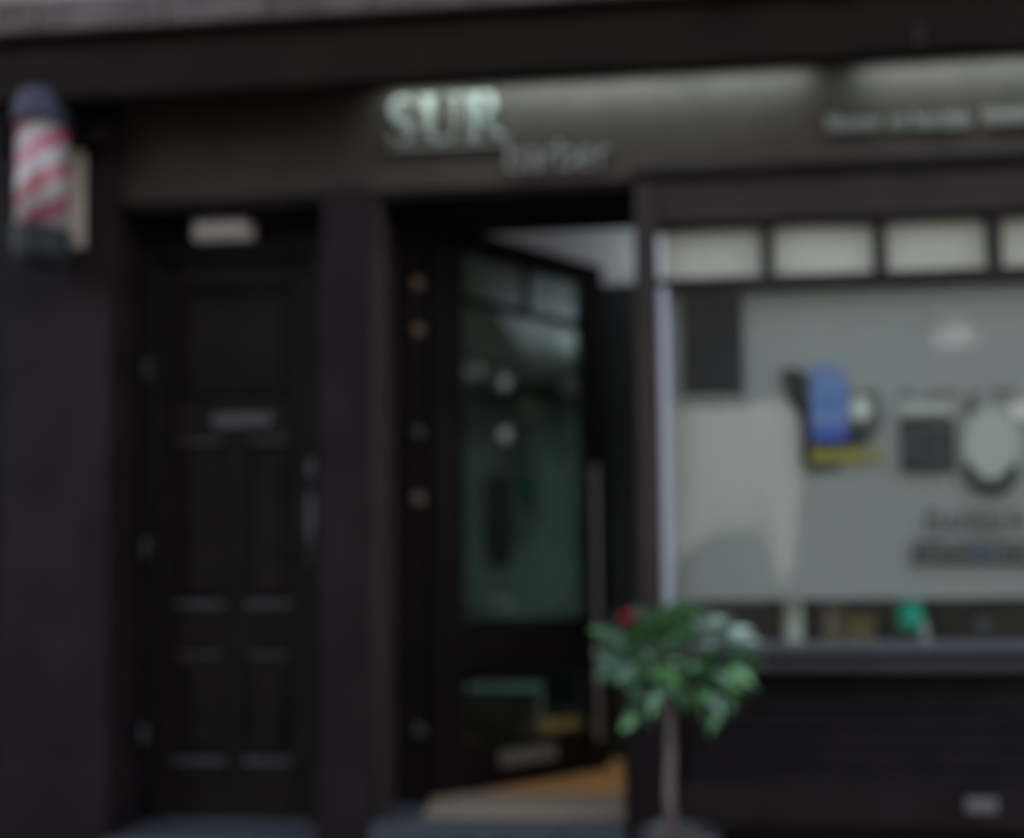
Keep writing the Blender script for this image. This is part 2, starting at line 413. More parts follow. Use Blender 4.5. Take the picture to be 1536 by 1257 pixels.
# open door leaf, hinged left and swung inwards
HX, HY = xh + .004, EY + .03
ex, ey = None, None
for k in range(1, 200):                       # angle at which a 1 m leaf ends at x=905 in the picture
    a = R(k * .4); t = Vector((HX + math.cos(a) * .99, HY + math.sin(a) * .99))
    if PX(905, 800, t.y) >= t.x: break
LA = a
od = bpy.data.objects.new('open_door', None); COL.objects.link(od); od.parent = B
od.location = (HX, HY, -GZ); od.rotation_euler = (0, 0, LA); od['label'] = 'open glazed shop door'
ZT = PZ(700, 350, HY + .15) ; LW = .99
def lobj(name, a, m, bev=.004, tube=None, r=.01):
    bm = bmesh.new()
    if tube: add_tube(bm, tube, r)
    else: add_box(bm, *a, bev=bev)
    me = bpy.data.meshes.new(name); bm.to_mesh(me); bm.free(); me.materials.append(m)
    o = bpy.data.objects.new(name, me); COL.objects.link(o); o.parent = od; return o
th = .022
def inner(px):                                # local x on the leaf for a pixel column
    best = min(range(0, 1000), key=lambda i: abs(PX(px, 800, HY + math.sin(LA) * i / 1000) - (HX + math.cos(LA) * i / 1000)))
    return best / 1000
g0, g1 = inner(693), inner(872)
def lz(px, py):
    i = inner(px); return PZ(px, py, HY + math.sin(LA) * i)
lobj('stile', (0, g0, -th, th, .01, ZT), DOORP)
lobj('stile', (g1, LW, -th, th, .01, ZT), DOORP)
zr1 = lz(780, 400); zb1 = lz(780, 468); zm1, zm0 = lz(780, 928), lz(780, 1005); zk = lz(780, 1105)
lobj('rail', (g0 + .001, g1 - .001, -th, th, zr1, ZT), DOORP)
lobj('glazing_bar', (g0 + .001, g1 - .001, -th * .7, th * .7, zb1 - .016, zb1 + .016), DOORP)
xv = inner(792)
lobj('glazing_bar', (xv - .014, xv + .014, -th * .7, th * .7, zb1 + .018, zr1 - .001), DOORP)
lobj('rail', (g0 + .001, g1 - .001, -th, th, zm0, zm1), DOORP)
lobj('rail', (g0 + .001, g1 - .001, -th, th, .01, zk), DOORP)
lobj('glass_pane', (g0 + .002, xv - .015, -.004, .004, zb1 + .018, zr1 - .002), DGLASS, 0)
lobj('glass_pane', (xv + .015, g1 - .002, -.004, .004, zb1 + .018, zr1 - .002), DGLASS, 0)
lobj('glass_pane', (g0 + .002, g1 - .002, -.004, .004, zm1 + .001, zb1 - .018), DGLASS, 0)
lobj('glass_pane', (g0 + .002, g1 - .002, -.004, .004, zk + .001, zm0 - .001), DGLASS, 0)
hb = inner(880); hz1, hz0 = lz(880, 700), lz(880, 1108)
lobj('handle', None, STEEL, tube=[(hb, -.07, hz0), (hb, -.07, hz1)], r=.014)
lobj('handle_mount', None, STEEL, tube=[(hb, -.07, hz0 + .06), (hb, -th, hz0 + .06)], r=.008)
lobj('handle_mount', None, STEEL, tube=[(hb, -.07, hz1 - .06), (hb, -th, hz1 - .06)], r=.008)
k0, k1 = inner(742), inner(826)
lobj('letter_plate', (k0, k1, -th - .008, -th - .001, zk - .115, zk - .045), mat('dull_plate', (.15, .14, .125), .45, metal=.2))
for (px, py) in ((666, 425), (665, 495), (656, 650), (652, 750), (646, 1098)):
    x, z = P(px, py, EY - .07)
    h = bmesh.new(); add_lathe(h, [(.004, EY - .062), (.028, EY - .064), (.030, EY - .075), (.020, EY - .088), (.003, EY - .09)], min(x, xh - .03), z, 20, 'Y')
    o = obj('brass_boss', h, BRASS if py in (425, 495, 750) else STEEL_D, B, True)

# -------- shop window
WY = .03
wx0 = x_p3b
zt1, zt0 = PZ(1100, 343, WY), PZ(1100, 420, WY)       # transom lights
zw1, zw0 = PZ(1100, 434, WY), PZ(1300, 963, WY)       # main pane
zsill = PZ(1300, 964, -.06)
win = thing('tmp', '', '', (0, 0, 0)); bpy.data.objects.remove(win)
wn = obj('shop_window', bx(wx0 - .001, XR, -.05, .07, zt1, zf0 - .003, bev=.008), WFRAME, B)       # header
obj('frame', bx(x_p3a, x_p3b - .002, -.06, .09, GZ, zf0 - .004, bev=.006), WFRAME, wn)
obj('post_foot', bx(PX(936, 1150, -.08), PX(1001, 1150, -.08), -.082, -.061, GZ, zsill - .04, bev=.004), PAINT_D, wn)
obj('transom_bar', bx(wx0, XR, -.02, .06, zw1, zt0, bev=.006), WFRAME, wn)
mxs = [PX(1150, 380, WY), PX(1318, 370, WY), PX(1488, 365, WY)]
stp = mxs[2] - mxs[1]; mxs += [mxs[2] + stp * q for q in (1, 2, 3, 4, 5)]
mxs = [m for m in mxs if m < XR - .1]
prev = wx0 + .02
for m in mxs + [XR]:
    if m < XR: obj('mullion', bx(m - .019, m + .019, -.015, .055, zt0 + .001, zt1 - .001, bev=.005), WFRAME, wn)
    obj('transom_film', bx(prev + .01, m - .02, WY + .008, WY + .011, zt0 + .002, zt1 - .002, bev=0), FILM_T, wn)
    obj('transom_pane', bx(prev, m - .019, WY - .003, WY + .003, zt0 + .001, zt1 - .001, bev=0), GLASS, wn)
    prev = m + .019
obj('edge_trim', bx(wx0 - .001, wx0 + .030, -.03, .05, zw0 + .001, zw1 - .001, bev=.004), ALU, wn)
obj('main_pane', bx(wx0 + .031, XR, WY - .004, WY + .004, zw0, zw1, bev=0), GLASS, wn)
zfilm = PZ(1300, 899, WY + .03)
obj('frosted_film', bx(wx0 + .031, XR, WY + .040, WY + .043, zfilm, zw1 - .001, bev=0), FILM, wn)
SILL = mat('sill_paint', (.048, .048, .060), .4, .2, 6)
sl_ = obj('sill', bx(wx0 - .04, XR, -.14, .08, zsill - .035, zsill, bev=.008), SILL, wn)
rs = obj('stall_riser', bx(wx0 - .002, XR, .00, .08, GZ, zsill - .036, bev=0), PAINT_D, B)
MOULD = mat('moulding_paint', (.032, .031, .038), .5, .2, 6)
zq = PZ(1300, 1008, -.1)
obj('moulding', bx(wx0 + .002, XR, -.10, -.002, zq, zq + .045, bev=.012), MOULD, rs)
zb = zq - .01; zpl = PZ(1300, 1178, -.04)
n = 6; hb_ = (zb - zpl) / n
for i in range(n):
    bm = bmesh.new()
    z0 = zpl + i * hb_; z1 = z0 + hb_ - .006
    # weatherboard wedge: thicker at the foot
    pts = [(-.026, z0), (-.026, z0 + .008), (-.008, z1), (.0, z1), (.0, z0)]
    a = [bm.verts.new((wx0 + .06, y, z)) for y, z in pts]; b = [bm.verts.new((XR, y, z)) for y, z in pts]
    bm.faces.new(a); bm.faces.new(b)
    for q in range(5): bm.faces.new((a[q], a[(q + 1) % 5], b[(q + 1) % 5], b[q]))
    bmesh.ops.recalc_face_normals(bm, faces=bm.faces[:])
    obj('board', bm, PAINT_D, rs)
obj('skirting', bx(wx0 + .03, XR, -.045, -.001, GZ + .12, zpl - .004, bev=.012), PAINT, rs)

# -------- inside the shop
IX0, IX1, IY1, IZ = x_p2b - .1, XR, 3.6, PZ(900, 338, .45)
fl = struct('floor', bx(IX0 - .2, IX1, .34, IY1, -.05, -.012, bev=0), DKWALL)
i = 0; y = .301
while y < 2.6:
    for s in range(2):
        x0 = IX0 + s * 1.5 - (.5 if i % 2 else 0); 
        obj('plank', bx(max(x0, IX0), x0 + 1.497, y + .001, y + .118, -.012, random.uniform(-.001, .001), bev=.0015), OAK, fl)
    y += .12; i += 1
struct('ceiling', bx(IX0 - .2, IX1, EY + .055, IY1, IZ, IZ + .1, bev=0), CEIL)
iw = struct('interior_wall', bx(IX0 - .3, IX1, IY1, IY1 + .1, -.05, IZ, bev=0), GWALL)
struct('interior_wall', bx(IX0 - .3, IX0 - .2, EY + .07, IY1, -.05, IZ, bev=0), GWALL)
struct('interior_wall', bx(IX1, IX1 + .1, -.05, IY1, GZ, 6.5, bev=0), DKWALL)
px_ = PX(893, 800, 1.25)
struct('partition', bx(px_, IX1, 1.25, 1.33, .0, IZ - .002, bev=0), DKWALL)
struct('wainscot', bx(IX0 - .198, IX1 - .002, IY1 - .03, IY1 - .002, .002, PZ(780, 945, 3.6), bev=0), DKWALL)
struct('wainscot', bx(IX0 - .198, IX0 - .17, EY + .075, IY1 - .032, .002, PZ(780, 945, 3.0), bev=0), DKWALL)
mt = rebase(obj('doormat', bx(HX + .02, PX(936, 1200, .1) + .12, .0, .42, .002, .009, bev=.002), MATM))
tag(mt, 'beige doormat on the step inside the open shop door', 'doormat')

def disc_lamp(x, y, z, r, label):
    t = thing('ceiling_lamp', label, 'lamp', (x, y, z - .05), 'round lit ceiling lamps in the shop')
    b = bmesh.new(); add_lathe(b, [(r * 1.08, z), (r * 1.08, z - .045), (r, z - .05)], x, y, 32); obj('rim', b, BATTEN, t, True)
    b = bmesh.new(); add_lathe(b, [(r * .95, z - .049), (r * .95, z - .056), (.01, z - .058)], x, y, 32); obj('diffuser', b, LAMPM, t, True)
def lamp_at(px, py, Y, r, label, m=None):
    x, z = P(px, py, Y); t = thing('hanging_lamp', label, 'lamp', (x, Y, z), 'lit lamps hanging inside the shop')
    b = bmesh.new(); add_lathe(b, [(.01, z - .03), (r * .9, z - .028), (r, z), (r * .6, z + .03), (.02, z + .05)], x, Y, 32); obj('shade', b, m or LAMPM, t, True)
    b = bmesh.new(); add_tube(b, [(x, Y, z + .05), (x, Y, IZ)], .005); obj('cord', b, INK, t)
lamp_at(862, 578, 2.0, .085, 'small lit oval lamp seen through the open door glass, right one')
lamp_at(708, 556, 2.4, .10, 'small lit oval lamp seen through the open door glass, left one')
lamp_at(1432, 503, .30, .085, 'lit oval lamp glowing through the frosted film at upper right', mat('bright_diffuser', (.8, .8, .8), .4, emit=(.95, .97, 1), estr=.5))
lamp_at(1352, 398, .30, .05, 'small lit lamp glowing behind the small top panes of the window', mat('bright_diffuser_small', (.8, .8, .8), .4, emit=(.95, .97, 1), estr=.3))
for (x_, y_, e_) in ((1.35, .90, 4.2), (1.3, 2.5, 22)):      # light panels added out of view to brighten the room
    t = thing('fill_panel', 'added out-of-view fill panel on the shop ceiling', 'fill light', (x_, y_, IZ - .03), 'added fill panels on the shop ceiling')
    obj('frame', bx(x_ - .3, x_ + .3, y_ - .3, y_ + .3, IZ - .028, IZ - .001), BATTEN, t)
    obj('diffuser', bx(x_ - .28, x_ + .28, y_ - .28, y_ + .28, IZ - .031, IZ - .0285, bev=0), TUBE, t)
    ld = bpy.data.lights.new('panel_fill', 'AREA'); ld.size = .55; ld.spread = R(95) if y_ < 1.2 else R(180); ld.energy = e_ * .5; ld.color = (.9, 1, .96)
    lo = bpy.data.objects.new('panel_fill', ld); COL.objects.link(lo); lo.parent = t; lo.location = (0, 0, -.006)
t = thing('fill_uplight', 'added unseen stand lamp shining up at the shop ceiling behind the window', 'lamp', (1.0, .85, 0))  # invented lamp, hidden behind the window, added to lift the ceiling
b = bmesh.new(); add_tube(b, [(1.0, .85, .0), (1.0, .85, 1.75)], .012); obj('stand', b, INK, t, True)
b = bmesh.new(); add_lathe(b, [(.02, 1.75), (.12, 1.82), (.125, 1.84), (.01, 1.80)], 1.0, .85, 28); obj('bowl', b, BATTEN, t, True)
b = bmesh.new(); add_lathe(b, [(.14, .0), (.14, .015), (.012, .02)], 1.0, .85, 28); obj('base', b, INK, t, True)
ld = bpy.data.lights.new('uplight_fill', 'SPOT'); ld.energy = 4.0; ld.spot_size = R(150); ld.spot_blend = .6; ld.shadow_soft_size = .05; ld.color = (.82, .9, 1)
lo = bpy.data.objects.new('uplight_fill', ld); COL.objects.link(lo); lo.parent = t; lo.location = (0, 0, 1.88); lo.rotation_euler = (R(180), 0, 0)
# pictures pictures on the green wall behind the glass door
def picture(px0, py0, px1, py1, Y, m, label, cat='picture', name='wall_picture', grp=None):
    x0, z1 = P(px0, py0, Y); x1, z0 = P(px1, py1, Y)
    t = thing(name, label, cat, ((x0 + x1) / 2, Y, z0), grp)
    obj('frame', bx(x0, x1, Y - .012, Y + .012, z0, z1), INK, t)
    obj('print', bx(x0 + .02, x1 - .02, Y - .017, Y - .0125, z0 + .02, z1 - .02, bev=0), m, t)
picture(728, 715, 768, 850, 2.9, INK, 'tall dark framed picture seen through the open door glass')
picture(765, 590, 815, 640, 2.9, TAN, 'small pale round-looking picture seen through the open door glass')
picture(780, 715, 798, 760, 2.7, GBOT, 'small green card seen through the open door glass')
gx0, gz1 = P(690, 1035, 1.9)
cb = thing('cabinet', 'low grey cabinet seen through the lower glass of the open door', 'cabinet', (gx0 + .3, 1.9, 0))
obj('body', bx(gx0, PX(808, 1035, 1.9), 1.9, 2.3, .0, gz1), mat('grey_cabinet', (.20, .24, .235), .6), cb)
obj('door', bx(gx0 + .02, PX(760, 1035, 1.9), 1.885, 1.899, .05, gz1 - .03), mat('grey_cabinet_door', (.24, .28, .275), .6), cb)

# window display behind the clear strip of glass
wd0, wd1 = wx0 + .04, XR
ds = obj('window_board', bx(wd0, wd1, .082, .50, zsill - .04, zsill - .012), DKWALL, B)
obj('window_backboard', bx(wd0, wd1, .50, .52, zsill - .04, zw1 + .02, bev=0), mat('backboard', (.022, .035, .033), .6, .4, 4), B)
zdb = zsill - .012
def carton(px0, px1, pytop, Y, m, label, name='carton', cat='box'):
    x0, x1 = PX(px0, 930, Y), PX(px1, 930, Y); zt = PZ((px0 + px1) / 2, pytop, Y)
    t = thing(name, label, cat, ((x0 + x1) / 2, Y, zdb), 'small goods on the window board')
    obj('body', bx(x0, x1, Y - .03, Y + .03, zdb + .001, zt, bev=.003), m, t)
    obj('lid', bx(x0 - .003, x1 + .003, Y - .033, Y + .033, zt + .001, zt + .014, bev=.003), m, t)
def bottle(px, r, pytop, Y, m, capm, label):
    x = PX(px, 930, Y); zt = PZ(px, pytop, Y); h = zt - zdb
    t = thing('bottle', label, 'bottle', (x, Y, zdb), 'small goods on the window board')
    b = bmesh.new(); add_lathe(b, [(r * .9, zdb + .001), (r, zdb + .01), (r, zdb + h * .6), (r * .85, zdb + h * .7), (r * .4, zdb + h * .78)], x, Y, 24); obj('body', b, m, t, True)
    b = bmesh.new(); add_lathe(b, [(r * .45, zdb + h * .78), (r * .45, zdb + h), (r * .1, zdb + h * 1.01)], x, Y, 20); obj('cap', b, capm, t, True)
carton(1178, 1202, 905, .20, PALE, 'pale narrow box on the window board left of the brown goods')
carton(1235, 1262, 915, .30, TAN, 'tan box on the window board right of the pale narrow box')
carton(1270, 1310, 925, .24, OLIVE, 'low olive brown box in the middle of the window board')
carton(1035, 1062, 915, .22, mat('navy_card', (.03, .05, .10), .5), 'navy box at the left end of the window board behind the plant')
bottle(1384, .018, 925, .16, WHITEP, WHITEP, 'slim white bottle on the window board just right of the green tub')
bottle(1470, .03, 910, .34, mat('blue_glass', (.03, .07, .12), .2), INK, 'dull blue bottle near the right end of the window board')
bottle(1430, .028, 915, .32, DKWALL, INK, 'dark green bottle between the white and blue bottles')
gxc, gz0 = P(1366, 944, .14); _, gz1_ = P(1366, 899, .14)
t = thing('green_tub', 'bright green plastic tub standing on a small black stand in the window', 'tub', (gxc, .14, zdb))
b = bmesh.new(); add_lathe(b, [(.038, gz0), (.044, gz0 + .01), (.046, gz1_ - .02), (.044, gz1_ - .018), (.047, gz1_ - .006), (.03, gz1_)], gxc, .14, 28); obj('tub', b, GBOT, t, True)
obj('stand', bx(gxc - .03, gxc + .03, .11, .17, zdb + .001, gz0 - .001), INK, t)

# -------- things on the window glass
YS = WY + .020
def sheet(px0, py0, px1, py1, m, name, label, cat, y=YS, edge=None, th_=.003):
    x0, z1 = P(px0, (py0), y); x1, z0 = P(px1, py1, y)
    o = rebase(obj(name, bx(x0, x1, y, y + th_, z0, z1, bev=0), m))
    return tag(o, label, cat)
x0, z1 = P(1022, 444, YS); x1, z0 = P(1116, 592, YS)  # dark flat rectangle with a grey bar below, just behind the glass
t = thing('dark_rectangle', 'dark upright rectangle in the top left corner of the shop window', 'rectangle', (x0, YS, z0))
obj('rect_border', bx(x0, x1, YS, YS + .014, z0, z1, bev=.002), INK, t)
obj('rectangle', bx(x0 + .015, x1 - .015, YS - .003, YS - .001, z0 + .02, z1 - .02, bev=0), SCREEN, t)
obj('bottom_rail', bx(x0 - .01, x1 + .01, YS - .004, YS + .012, z0 - .035, z0 - .003, bev=.003), mat('grey_rail', (.22, .22, .21), .5), t)
# flat shapes cut to a pixel outline
def poly(pts, y, th_, m, name, parent=None, rnd=True):
    bm = bmesh.new(); c = [P(a, b, y) for a, b in pts]
    f = [bm.verts.new((p[0], y, p[1])) for p in c]; g_ = [bm.verts.new((p[0], y + th_, p[1])) for p in c]
    bm.faces.new(f); bm.faces.new(g_)
    for q in range(len(f)): bm.faces.new((f[q], f[(q + 1) % len(f)], g_[(q + 1) % len(f)], g_[q]))
    bmesh.ops.recalc_face_normals(bm, faces=bm.faces[:])
    return obj(name, bm, m, parent)
def ellipse(cx, cy, rx, ry, n=28): return [(cx + rx * math.cos(2 * math.pi * i / n), cy + ry * math.sin(2 * math.pi * i / n)) for i in range(n)]
REFL_PATCH = film_mat('pale_reflection', (.86, .85, .80), .60)  # pale reflection in the glass, put in as stacked thin sheets
nt_ = thing('reflection_patch', 'pale layered patch of painted reflection low at the left of the shop window', 'reflection', (PX(1100, 700, YS), YS, PZ(1100, 870, YS)))
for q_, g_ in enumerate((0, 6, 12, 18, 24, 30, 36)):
    poly([(1002 + g_, 603 + g_ * .5), (1206 - g_, 602 + g_ * .5), (1204 - g_, 730), (1192 - g_ * .7, 850 - g_), (1172, 884 - g_ * 2), (1160 - g_ * .2, 850 - g_ * 2), (1140, 800 - g_ * 2.2), (1080, 800 - g_ * 2.4), (1002 + g_, 850 - g_ * 3)], YS + .019 - q_ * .0026, .0012, REFL_PATCH, 'reflection_layer', nt_)
# picture sticker: black brush shape, blue block, dark ring, yellow band
sx, sz = P(1250, 700, YS)
t = thing('window_sticker', 'colourful sticker of black, blue and yellow shapes in the middle of the window', 'sticker', (sx, YS, sz))
poly([(1170, 556), (1196, 552), (1214, 566), (1216, 640), (1200, 624), (1182, 600)], YS + .003, .002, INK, 'black_shape', t)
poly([(1200, 610), (1218, 606), (1218, 690), (1262, 694), (1258, 704), (1212, 708), (1202, 690)], YS + .003, .002, INK, 'black_shape', t)
poly([(1216, 548), (1240, 545), (1262, 556), (1272, 580), (1272, 640), (1216, 640)], YS, .002, BLUE, 'blue_shape', t)
poly([(1216, 641), (1272, 641), (1270, 662), (1222, 662)], YS, .002, BLUE2, 'blue_shape', t)
poly([(1273, 588), (1318, 584), (1324, 640), (1306, 662), (1273, 666)], YS + .003, .002, INKG, 'grey_shape', t)
poly([(1272, 640), (1306, 636), (1300, 666), (1222, 678), (1222, 664), (1271, 662)], YS - .002, .0015, INK, 'black_shape', t)
poly(ellipse(1291, 612, 16, 18), YS - .001, .002, PALE, 'pale_disc', t)
poly([(1216, 676), (1300, 673), (1300, 692), (1216, 694)], YS - .004, .0015, YEL, 'yellow_band', t)
poly([(1308, 675), (1324, 675), (1324, 694), (1308, 696)], YS - .002, .002, YEL, 'yellow_band', t)
# dark square sticker
t_ = sheet(1350, 628, 1434, 708, mat('charcoal_vinyl', (.024, .028, .032), .5, .5, 14, col2=(.05, .058, .06), spec=.1), 'square_sticker', 'plain dark square sticker on the film in the right of the window', 'sticker')
t_ = sheet(1351, 604, 1430, 620, SUBT, 'strip_sticker', 'thin pale strip sticker just above the dark square sticker', 'sticker')
# unreadable lettering: rows of letter-like strokes
def stroke_rows(spec, y, m, parent, name='letter', depth=.002):
    for pts in spec:
        bm = bmesh.new()
        ribbon(bm, [(*P(a, b, y), w / 400) for a, b, w in pts], y, y + depth)
        obj(name, bm, m, parent)
tl = thing('small_lettering', 'small faint dark lettering above the pale strip and the dark square', 'lettering', (*[PX(1390, 590, YS), YS], PZ(1390, 596, YS)))
stroke_rows([[(x_, 585 + (i_ % 2) * 3, 4), (x_ + 2, 596, 4)] for i_, x_ in enumerate([1352, 1359, 1366, 1392, 1397, 1403, 1409, 1415, 1421, 1427, 1433])], YS, INKG, tl)
tl2 = thing('small_lettering', 'small faint dark lettering above the ring emblem', 'lettering', (*[PX(1500, 590, YS), YS], PZ(1500, 596, YS)))
stroke_rows([[(x_, 582 + (i_ % 2) * 3, 4), (x_ + 2, 594, 4)] for i_, x_ in enumerate([1492, 1498, 1504, 1511, 1517])], YS, INKG, tl2)
# ring emblem
e0 = thing('ring_emblem', 'round emblem with a dark green crescent at its foot, right edge of window', 'emblem', (PX(1488, 730, YS), YS, PZ(1488, 738, YS)))
poly(ellipse(1488, 668, 42, 58), YS + .006, .002, SUBT, 'pale_disc', e0)
bm = bmesh.new()
arc = []
for i_ in range(19):
    a_ = R(8 + i_ * 9.2); w_ = 20 * math.sin(math.pi * (i_ + 1) / 20) + 8
    arc.append((*P(1487 + 36 * math.cos(a_), 690 + 42 * math.sin(a_), YS), w_ / 400))
ribbon(bm, arc, YS, YS + .002); obj('crescent', bm, mat('green_black_vinyl', (.03, .05, .04), .5, spec=.1), e0)
poly([(1446, 616), (1456, 588), (1470, 590), (1458, 622)], YS, .002, INKG, 'dark_flake', e0)
poly([(1512, 606), (1570, 598), (1570, 630), (1522, 630)], YS + .002, .002, PAPER, 'pale_flake', e0)

# text glyph strokes, unit box 0..1 wide, 0..1 high
GL = {'B': ([[(0, 0), (0, 1)], [(0, 1), (.55, 1), (.75, .85), (.7, .62), (.5, .52), (0, .52)], [(.5, .52), (.85, .4), (.85, .15), (.6, 0), (0, 0)]], .85),
      'A': ([[(0, 0), (.42, 1), (.84, 0)], [(.15, .35), (.7, .35)]], .84),
      'R': ([[(0, 0), (0, 1)], [(0, 1), (.55, 1), (.78, .83), (.7, .6), (.5, .5), (0, .5)], [(.45, .5), (.85, 0)]], .85),
      'E': ([[(.7, 0), (0, 0), (0, 1), (.7, 1)], [(0, .52), (.6, .52)]], .7)}
def word(s, px0, py0, hpx, wpx, gap, y, m, parent, sw):
    x = px0
    for ch in s:
        st, adv = GL[ch]; bm = bmesh.new()
        for j_, ln in enumerate(st):
            ribbon(bm, [(*P(x + a * wpx, py0 - b * hpx, y), sw / 400) for a, b in ln], y - j_ * .0007, y + .002)
        obj('letter', bm, m, parent); x += adv * wpx + gap
tb = thing('window_lettering', 'thin dark BARBER lettering low at the right of the window film', 'lettering', (PX(1390, 800, YS), YS, PZ(1390, 800, YS)))
word('BARBER', 1392, 797, 31, 20, 9, YS, INKG, tb, 5)
tb2 = thing('window_lettering', 'bold dark line of blocky letters under the thin lettering on the film', 'lettering', (PX(1375, 845, YS), YS, PZ(1375, 845, YS)))
BO = mat('bold_vinyl', (.055, .065, .064), .5)
def blk(px, w, kind):
    bm = bmesh.new(); yb_, yt = 846, 812
    def s(*pts, q=0): ribbon(bm, [(*P(px + a * w, yb_ - b * (yb_ - yt), YS), 8 / 400) for a, b in pts], YS - q * .0007, YS + .002)
    s((.12, 0), (.12, 1)); s((.88, 0), (.88, 1), q=1)
    if kind % 2: s((.12, .92), (.88, .92), q=2)
    if kind % 3: s((.12, .5), (.88, .5), q=3)
    if kind % 4: s((.12, .06), (.88, .06), q=4)
    obj('letter', bm, BO if kind != 5 else mat('blue_vinyl', (.05, .08, .13), .5), tb2)
for i_, kd in enumerate([1, 3, 2, 7, 5, 9, 1, 3]): blk(1370 + i_ * 23.5, 18, kd)

# -------- shop sign on the fascia
YF = -.046
sgx0, sgx1 = PX(584, 180, YF), PX(914, 240, YF)
sgz1, sgz0 = PZ(585, 148, YF), PZ(838, 254, YF)
def O(x, y): return (sgx0 + (x - 389) * (sgx1 - sgx0) / 752, sgz1 + (y - 507) * (sgz0 - sgz1) / 246)
ks = (sgx1 - sgx0) / 752
sign = thing('shop_sign', 'raised pale SUR barber lettering on the dark fascia board', 'sign', (sgx0, YF, sgz0))
def glyph(name, strokes, boost=1.0):
    bm = bmesh.new()
    for j_, s_ in enumerate(strokes):
        ribbon(bm, [(*O(a, b), w * ks * boost) for a, b, w in s_], YF - .001 * j_ - .006, YF + .011)
    return obj(name, bm, LETTER, sign)
glyph('letter', [[(471, 513, 5), (471, 548, 4)], [(468, 528, 5), (458, 515, 9), (443, 511, 9), (425, 512, 10), (409, 522, 20), (402, 542, 25), (410, 563, 31), (432, 580, 34), (455, 597, 32), (464, 618, 26), (455, 637, 18), (433, 647, 9), (412, 642, 9), (398, 628, 7)], [(390, 603, 4), (391, 645, 6)]])
glyph('letter', [[(525, 512, 27), (525, 600, 27), (530, 622, 25), (544, 640, 17), (566, 647, 9), (590, 645, 9), (610, 634, 9), (620, 612, 10), (622, 595, 10), (622, 512, 10)], [(497, 510, 6), (552, 510, 6)], [(598, 510, 6), (640, 510, 6)]])
glyph('letter', [[(684, 512, 27), (684, 648, 27)], [(656, 510, 6), (700, 510, 6)], [(656, 648, 6), (711, 648, 6)], [(690, 511, 7), (715, 510, 8), (738, 518, 18), (746, 540, 26), (740, 562, 20), (720, 575, 8), (696, 577, 6)], [(712, 578, 16), (742, 612, 24), (772, 642, 20), (801, 648, 5)]])
glyph('underline', [[(389, 664, 7), (799, 664, 7)]], 1.3)
def circ(cx, cy, rx, ry, w, n=20): return [(cx + rx * math.cos(2 * math.pi * i / n), cy + ry * math.sin(2 * math.pi * i / n), w) for i in range(n + 1)]
Wt = 10
glyph('letter', [[(799, 664, Wt), (799, 748, Wt)], circ(824, 722, 25, 28, Wt)])
glyph('letter', [[(863, 704, Wt), (875, 695, Wt), (893, 694, Wt), (903, 703, Wt), (905, 720, Wt), (905, 745, Wt), (912, 749, Wt)], [(903, 719, Wt), (885, 719, Wt), (870, 727, Wt), (866, 738, Wt), (875, 750, Wt), (890, 748, Wt), (903, 738, Wt)]])
def rr_(x): return [[(x, 697, Wt), (x, 751, Wt)], [(x, 714, Wt), (x + 10, 699, Wt), (x + 21, 694, Wt), (x + 33, 700, Wt)]]
glyph('letter', rr_(928))
glyph('letter', [[(973, 667, Wt), (973, 748, Wt)], circ(998, 722, 25, 28, Wt)])
glyph('letter', [[(1036, 721, Wt), (1085, 721, Wt)], [(1085, 721, Wt), (1080, 702, Wt), (1062, 694, Wt), (1043, 702, Wt), (1035, 722, Wt), (1043, 742, Wt), (1062, 751, Wt), (1082, 745, Wt)]])
glyph('letter', rr_(1107))
# tagline at the right: too small to read in the photograph, letter-like strokes of the same rhythm
tg = thing('tagline_sign', 'small pale tagline lettering on the fascia at the right', 'sign', (PX(1245, 200, YF), YF, PZ(1245, 200, YF)))
def tag_word(x0, x1, tall, y0):
    x = x0; i_ = 0
    while x < x1 - 4:
        h_ = 24 if (i_ in tall) else 15
        yb = y0 - (x - x0) * .05
        bm = bmesh.new()
        ribbon(bm, [(*P(x, yb, YF), 4.5 / 400), (*P(x, yb - h_, YF), 4.5 / 400)], YF - .004, YF + .011)
        cx_, r_ = x + 5, 5
        ribbon(bm, [(*P(cx_ + r_ * math.cos(a_), yb - 7.5 + 7 * math.sin(a_), YF), 4 / 400) for a_ in [R(200 + q * 32) for q in range(9)]], YF - .006, YF + .011)
        obj('letter', bm, LETTER, tg); x += 13; i_ += 1
tag_word(1244, 1316, (0, 1), 197)
tag_word(1336, 1362, (), 193)
tag_word(1372, 1406, (0,), 192)
tag_word(1418, 1460, (0, 1, 2), 192)
tag_word(1478, 1600, (0, 1, 2, 3, 4, 5, 6, 7, 8), 187)

# -------- strip lights tucked behind the cornice lip
def strip(px0, px1, label):
    x0, x1 = PX(px0, 110, -.2), (PX(px1, 100, -.2) if px1 < 1600 else XR - .1)
    z = zc0 + .140
    t = thing('strip_light', label, 'light', ((x0 + x1) / 2, -.105, z), 'strip lights under the cornice')
    obj('batten', bx(x0, x1, -.125, -.085, z + .012, z + .029), BATTEN, t)
    b = bmesh.new(); add_tube(b, [(x0 + .02, -.105, z), (x1 - .02, -.105, z)], .010); obj('tube', b, TUBE, t, True)
    for q in (x0, x1 - .018): obj('end_cap', bx(q, q + .018, -.122, -.088, z - .014, z + .011), BATTEN, t)
    ld = bpy.data.lights.new('strip_lamp', 'AREA'); ld.shape = 'RECTANGLE'; ld.size = x1 - x0 - .04; ld.size_y = .015
    ld.energy = 1.0 * (x1 - x0); ld.color = (.72, 1.0, .93)
    lo = bpy.data.objects.new('strip_lamp', ld); COL.objects.link(lo); lo.parent = t
    lo.location = (0, 0, -.016); lo.rotation_euler = (R(4), 0, 0)
